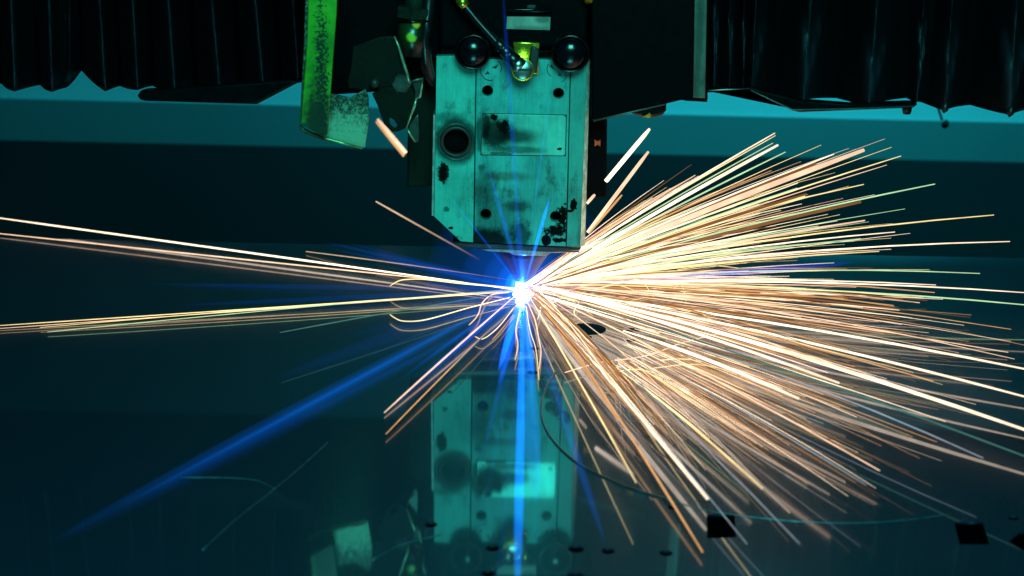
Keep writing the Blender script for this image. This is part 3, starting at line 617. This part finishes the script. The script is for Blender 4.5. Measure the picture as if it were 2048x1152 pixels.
# --- single sparks, each picked out in the photograph
one = [  # label, end px, end py, depth or ('h', height), radius, material, sag, start (px,py,Y) or None
    ('thick pale spark rising steeply just right of the head, the upper of two', 1299, 258, .02, .0023, 'w', .0, (1212, 362, -.01)),
    ('thick pinkish spark below the steep pale one right of the head', 1297, 303, .02, .0019, 'p', .0, (1175, 465, 0)),
    ('short thick spark stub at the right edge of the faceplate', 1190, 389, .0, .0016, 'p', .0, (1174, 407, 0)),
    ('dim short spark above the right edge fan', 1246, 372, .0, .0012, 'p', .0, (1178, 462, 0)),
    ('short orange spark hugging the right edge of the faceplate', 1244, 390, .0, .0012, 'o', .0, (1178, 466, 0)),
    ('topmost long spark of the upper right fan', 1550, 266, -.02, .0008, 'w', .01, None),
    ('long spark just under the topmost of the upper fan', 1551, 271, -.02, .0006, 'y', .01, None),
    ('pale green tinted spark third from the top of the upper fan', 1546, 286, -.02, .0006, 'g', .01, None),
    ('thick pale spark with a round end high in the upper fan', 1556, 290, -.06, .0016, 'w', .01, None),
    ('greenish spark under the thick high one', 1571, 304, -.02, .0008, 'g', .01, None),
    ('thin orange spark midway up the fan with a short reach', 1543, 341, .0, .0006, 'o', .01, None),
    ('white spark riding just over the thickest one', 1668, 308, -.02, .0009, 'w', .008, None),
    ('thickest pale pink spark with a round bright end at upper right', 1728, 300, -.08, .0026, 'p', .008, None),
    ('dim brown spark beside the thickest one', 1632, 327, -.04, .0020, 'd', .008, None),
    ('thin yellow spark reaching beyond the thickest one', 1802, 312, .02, .0007, 'y', .012, None),
    ('long thin greenish spark ending alone at upper right', 1870, 368, .02, .0008, 'g', .015, None),
    ('brown soft spark under the long greenish one', 1722, 404, -.05, .0018, 'd', .012, None),
    ('short green spark in the middle of the upper fan', 1595, 376, .0, .0007, 'g', .012, None),
    ('yellow bright spark with a brown shadow beside it', 1610, 392, -.03, .0012, 'y', .012, None),
    ('brown soft spark beside the bright yellow one', 1613, 388, -.05, .0016, 'd', .012, None),
    ('thin spark ending alone high at the right side', 1988, 430, .02, .0007, 'y', .018, None),
    ('thin pale spark ending at right below the highest lone one', 2020, 483, .02, .0007, 'w', .018, None),
    ('pale spark ending two thirds out at right', 1790, 464, .0, .0007, 'w', .016, None),
    ('pink spark fading at its end in the upper fan', 1730, 441, -.03, .0011, 'p', .014, None),
    ('greenish spark over the fading pink one', 1637, 452, .0, .0007, 'g', .014, None),
    ('level thin green spark ending far right', 1960, 547, .02, .0006, 'g', .02, None),
    ('level thin pale spark ending right of the middle', 1872, 570, .0, .0006, 'w', .016, None),
    ('thin yellow spark reaching the right border above the level ones', 2075, 587, .0, .0007, 'w', .016, None),
    ('green spark reaching the right border at mid height', 2075, 612, .0, .0008, 'g', .016, None),
    ('thick pale spark leaving the right border lowest', 2075, 868, ('h', .015), .0016, 'w', .012, None),
    ('thick pale spark above the lowest at the right border', 2075, 800, ('h', .015), .0011, 'w', .012, None),
    ('pale spark reaching the right border below mid height', 2075, 743, ('h', .015), .0011, 'w', .012, None),
    ('thin bluish spark ending alone at lower right', 1966, 916, ('h', .02), .0006, 'c', .02, None),
    ('teal spark running to the right border at lower right', 2075, 922, ('h', .03), .0008, 't', .01, None),
    ('very thick pale pink mirrored spark with round end pointing down right', 1415, 997, ('h', .01), .0020, 'w', .005, None),  # mirrored sparks here are modelled as glowing streaks over the sheet
    ('long olive mirrored spark crossing a small hole at the bottom', 1405, 1104, ('h', .004), .0010, 'o', .008, None),
    ('thin pale spark ending right of the square hole', 1599, 1087, ('h', .02), .0005, 'c', .01, None),
    ('thin twin mirrored spark passing behind the square hole', 1494, 1088, ('h', .01), .0005, 'c', .005, None),
    ('thin spark ending alone below the lower fan', 1732, 970, ('h', .02), .0005, 'c', .01, None),
    ('thin yellow spark pointing to the empty lower right', 1525, 977, ('h', .03), .0008, 'y', .01, None),
    ('thin spark falling steeply right of the mirrored faceplate', 1272, 965, ('h', .02), .0007, 'y', .004, None),
    ('orange spark ending short over the mirrored faceplate edge', 1236, 842, ('h', .006), .0008, 'o', .004, None),
    ('white spark with a blunt end above the bottom right fan', 1710, 745, ('h', .04), .0014, 'w', .01, None),
    ('white spark with a blunt end nearer the nozzle', 1678, 766, ('h', .04), .0012, 'w', .01, None),
    ('white spark with a blunt end lowest of three', 1597, 797, ('h', .04), .0014, 'w', .01, None),
    ('bright white short spark ending over the sheet by the round hole', 1318, 667, ('h', .03), .0010, 'w', .0, None),
    ('thickest pale spark running off the left border', -30, 432, .25, .0011, 'w', .0, None),
    ('pinkish spark running off the left border below the thickest one', -30, 464, .25, .0008, 'p', .0, None),
    ('upper of two fine sparks running off the left border low down', -30, 653, ('h', .002), .0005, 'y', .0, None),
    ('lower of two fine sparks running off the left border low down', -30, 659, ('h', .002), .0004, 'p', .0, None),
    ('upper of two fine sparks ending just inside the left border', 80, 655, ('h', .002), .0004, 'y', .003, None),
    ('lower of two fine sparks ending just inside the left border', 95, 664, ('h', .002), .0004, 'g', .003, None),
    ('short pale spark ending over the long left pair', 612, 503, .2, .0006, 'f', .004, None),
    ('dim spark rising left toward the chamfered corner of the faceplate', 752, 403, .22, .0011, 'f', .0, (960, 520, .10)),
    ('faint teal spark running left under the two fine ones', 560, 665, ('h', .02), .0006, 't', .004, None),
    ('orange tipped spark falling to the lower left', 769, 825, ('h', .002), .0009, 'p', .003, None),
    ('thin orange tipped spark falling left beside the mirrored faceplate', 772, 868, ('h', .003), .0007, 'o', .006, None),
    ('thin teal spark pointing down left above the mirrored faceplate', 905, 735, ('h', .01), .0005, 't', .004, None),
]
for lab, px, py, dep, r, m, sag, st in one:
    b = E(px, py, h=dep[1]) if isinstance(dep, tuple) else E(px, py, dep)
    a = E(*st) if st else start_pt()
    an = math.degrees(math.atan2(py-584, px-1046))
    if isinstance(dep, tuple) and 19 < an < 41 and px > 1320:      # these are first seen well past the round hole
        a = at_height(1046+215*math.cos(math.radians(an)), 584+215*math.sin(math.radians(an)), .003)
    spark(spark_path(a, b, sag, 9), r, m, lab, r0=.9 if st else .3, n=7)
# thick stub left of the head, behind the clamp
spark(spark_path(at_depth(812, 306, .5), at_depth(755, 238, .5), 0, 5), .0028, 'p', 'thick pale spark showing between the clamp and the green bracket', r0=.95, n=8)
spark(spark_path(at_depth(808, 312, .51), at_depth(752, 243, .51), 0, 5), .0021, 'o', 'orange spark just beneath the thick one by the clamp', r0=.95, n=8)
# hooks and curls
def hook(pts, r, m, lab):
    P = [at_height(a, b, .004) if b > 592 else at_depth(a, b, .045) for a, b in pts]
    for p in P: p.z = max(p.z, .001)
    spark(smooth_path(P, 5), r, m, lab, r0=.7)
hook([(1030, 576), (930, 568), (850, 559), (812, 559), (795, 563), (780, 572)], .0006, 'y', 'yellow hooked spark curling down at its end left of the flare')
hook([(1020, 595), (940, 615), (870, 635), (835, 642), (805, 642), (790, 636), (780, 629)], .0006, 'y', 'hooked spark curling up at its end left of the flare')
hook([(1018, 585), (985, 592), (965, 605), (958, 625), (950, 638), (938, 650)], .0007, 'p', 'wavy pink spark falling left of the flare')
hook([(1030, 612), (1005, 645), (985, 665), (965, 678), (950, 673)], .0005, 'y', 'small hooked spark below left of the flare')
hook([(1026, 630), (1010, 650), (995, 668), (985, 679)], .0004, 'o', 'tiny spark below left of the flare')
hook([(1040, 620), (1032, 660), (1036, 690), (1030, 720)], .0006, 'p', 'pink spark dropping straight down under the flare')
hook([(1055, 605), (1070, 640), (1078, 680), (1082, 705), (1078, 738)], .0007, 'p', 'pink spark dropping past the upper small hole')
hook([(1052, 612), (1060, 660), (1072, 700), (1078, 760)], .0004, 'y', 'thin spark dropping past the lower small hole')
hook([(1075, 590), (1082, 610), (1075, 640)], .0005, 'w', 'tiny curved spark just right of the flare')
hook([(1160, 600), (1148, 625), (1162, 640)], .0005, 'y', 'small curl above the big round hole')
hook([(1130, 745), (1200, 725), (1290, 712), (1370, 684), (1460, 662)], .0006, 'p', 'wavering spark crossing the lower fan toward the right')
# --- the crowd of the fan
def crowd(n, kind):
    out = []
    for i in range(n):
        if kind == 'up':
            ang = math.radians(-38 + 40*random.random()**.62); L = random.triangular(180, 900, 420)
            if ang < math.radians(-26): L = min(L, random.uniform(150, 420))
            m = random.choices('yywwpodg', (4, 3, 4, 3, 3, 2, 2, 2))[0]
            px, py = 1046+L*math.cos(ang), 572+L*math.sin(ang)
            b = E(px, py, random.triangular(-.06, .17, .09)); sag = random.uniform(.005, .03)
        else:
            ang = math.radians(0 + 50*random.random()**1.3); L = random.triangular(260, 1060, 620)
            if ang > math.radians(22): L *= .85
            if ang > math.radians(34): L *= .58
            m = random.choices('ywwpood', (1, 2, 2, 4, 5, 5, 7))[0]
            px, py = 1046+L*math.cos(ang), 584+L*math.sin(ang)
            b = E(px, py, h=random.triangular(.002, .03, .004)); sag = random.uniform(.0, .03)
            if math.radians(15) < ang < math.radians(42) and random.random() < .96:
                q = random.uniform(225, max(240, min(380, L*.7))); a = at_height(1046+q*math.cos(ang), 584+q*math.sin(ang), .003)
                out.append((spark_path(a, b, sag*.5, 6), random.choice((.0003, .0004, .0005)), m)); continue
        r = random.choice((.0003, .0003, .0004, .0004, .0005, .0006, .0008))
        if m == 'd': r *= 1.4
        out.append((spark_path(start_pt(), b, sag, 7), r, m))
    return out
UP, DN = crowd(85, 'up'), crowd(80, 'down')
HUE = dict(y='pale yellow', w='white', p='pinkish', o='orange', d='dim brown', g='pale green')
for half, lot in (('upper', UP), ('lower', DN)):
    for p, r, m in lot: spark(p, r, m, 'thin %s spark among many in the crowded %s half of the fan' % (HUE[m], half), '%s sparks crowding the %s fan' % (HUE[m], half))
# the finest sparks, past counting
mats = list(SM); bm = bmesh.new(); idx = []
for p, r, m in crowd(110, 'up') + crowd(210, 'down'):
    tube_bm(p, radii(len(p), r*.62), 4, bm, True)
    bm.faces.ensure_lookup_table()
    while len(idx) < len(bm.faces): idx.append(mats.index(m))
rr = random.Random(3)
for i in range(34):   # curls bouncing near the cut
    a = math.radians(rr.uniform(-10, 50)); L = rr.uniform(40, 320); px, py = 1050+L*math.cos(a), 582+L*math.sin(a)
    if 1090 < px < 1340 and 600 < py < 720: continue
    if py > 600: p0 = at_height(px, py, rr.uniform(.003, .02))
    else: p0 = E(px, py, rr.uniform(0, .05))
    d = Vector((rr.uniform(.01, .06), rr.uniform(-.03, .01), rr.uniform(-.004, .006)))
    P = [p0, p0+d*.5+Vector((0, 0, rr.uniform(.001, .006))), p0+d+Vector((0, 0, rr.uniform(-.012, .002)))]
    for q in P: q.z = max(q.z, .0012)
    P = smooth_path(P, 4); tube_bm(P, radii(len(P), rr.choice((.0003, .0004)), .7), 4, bm, True)
    while len(idx) < len(bm.faces): idx.append(mats.index('y'))
me = bm_mesh('spark_spray', bm)
sp = bpy.data.objects.new('spark_spray', me); COL.objects.link(sp)
for k in mats: me.materials.append(SM[k])
me.polygons.foreach_set('material_index', idx)
tag(sp, 'dense spray of the finest orange sparks filling the fan over the sheet', 'sparks', None, 'stuff')
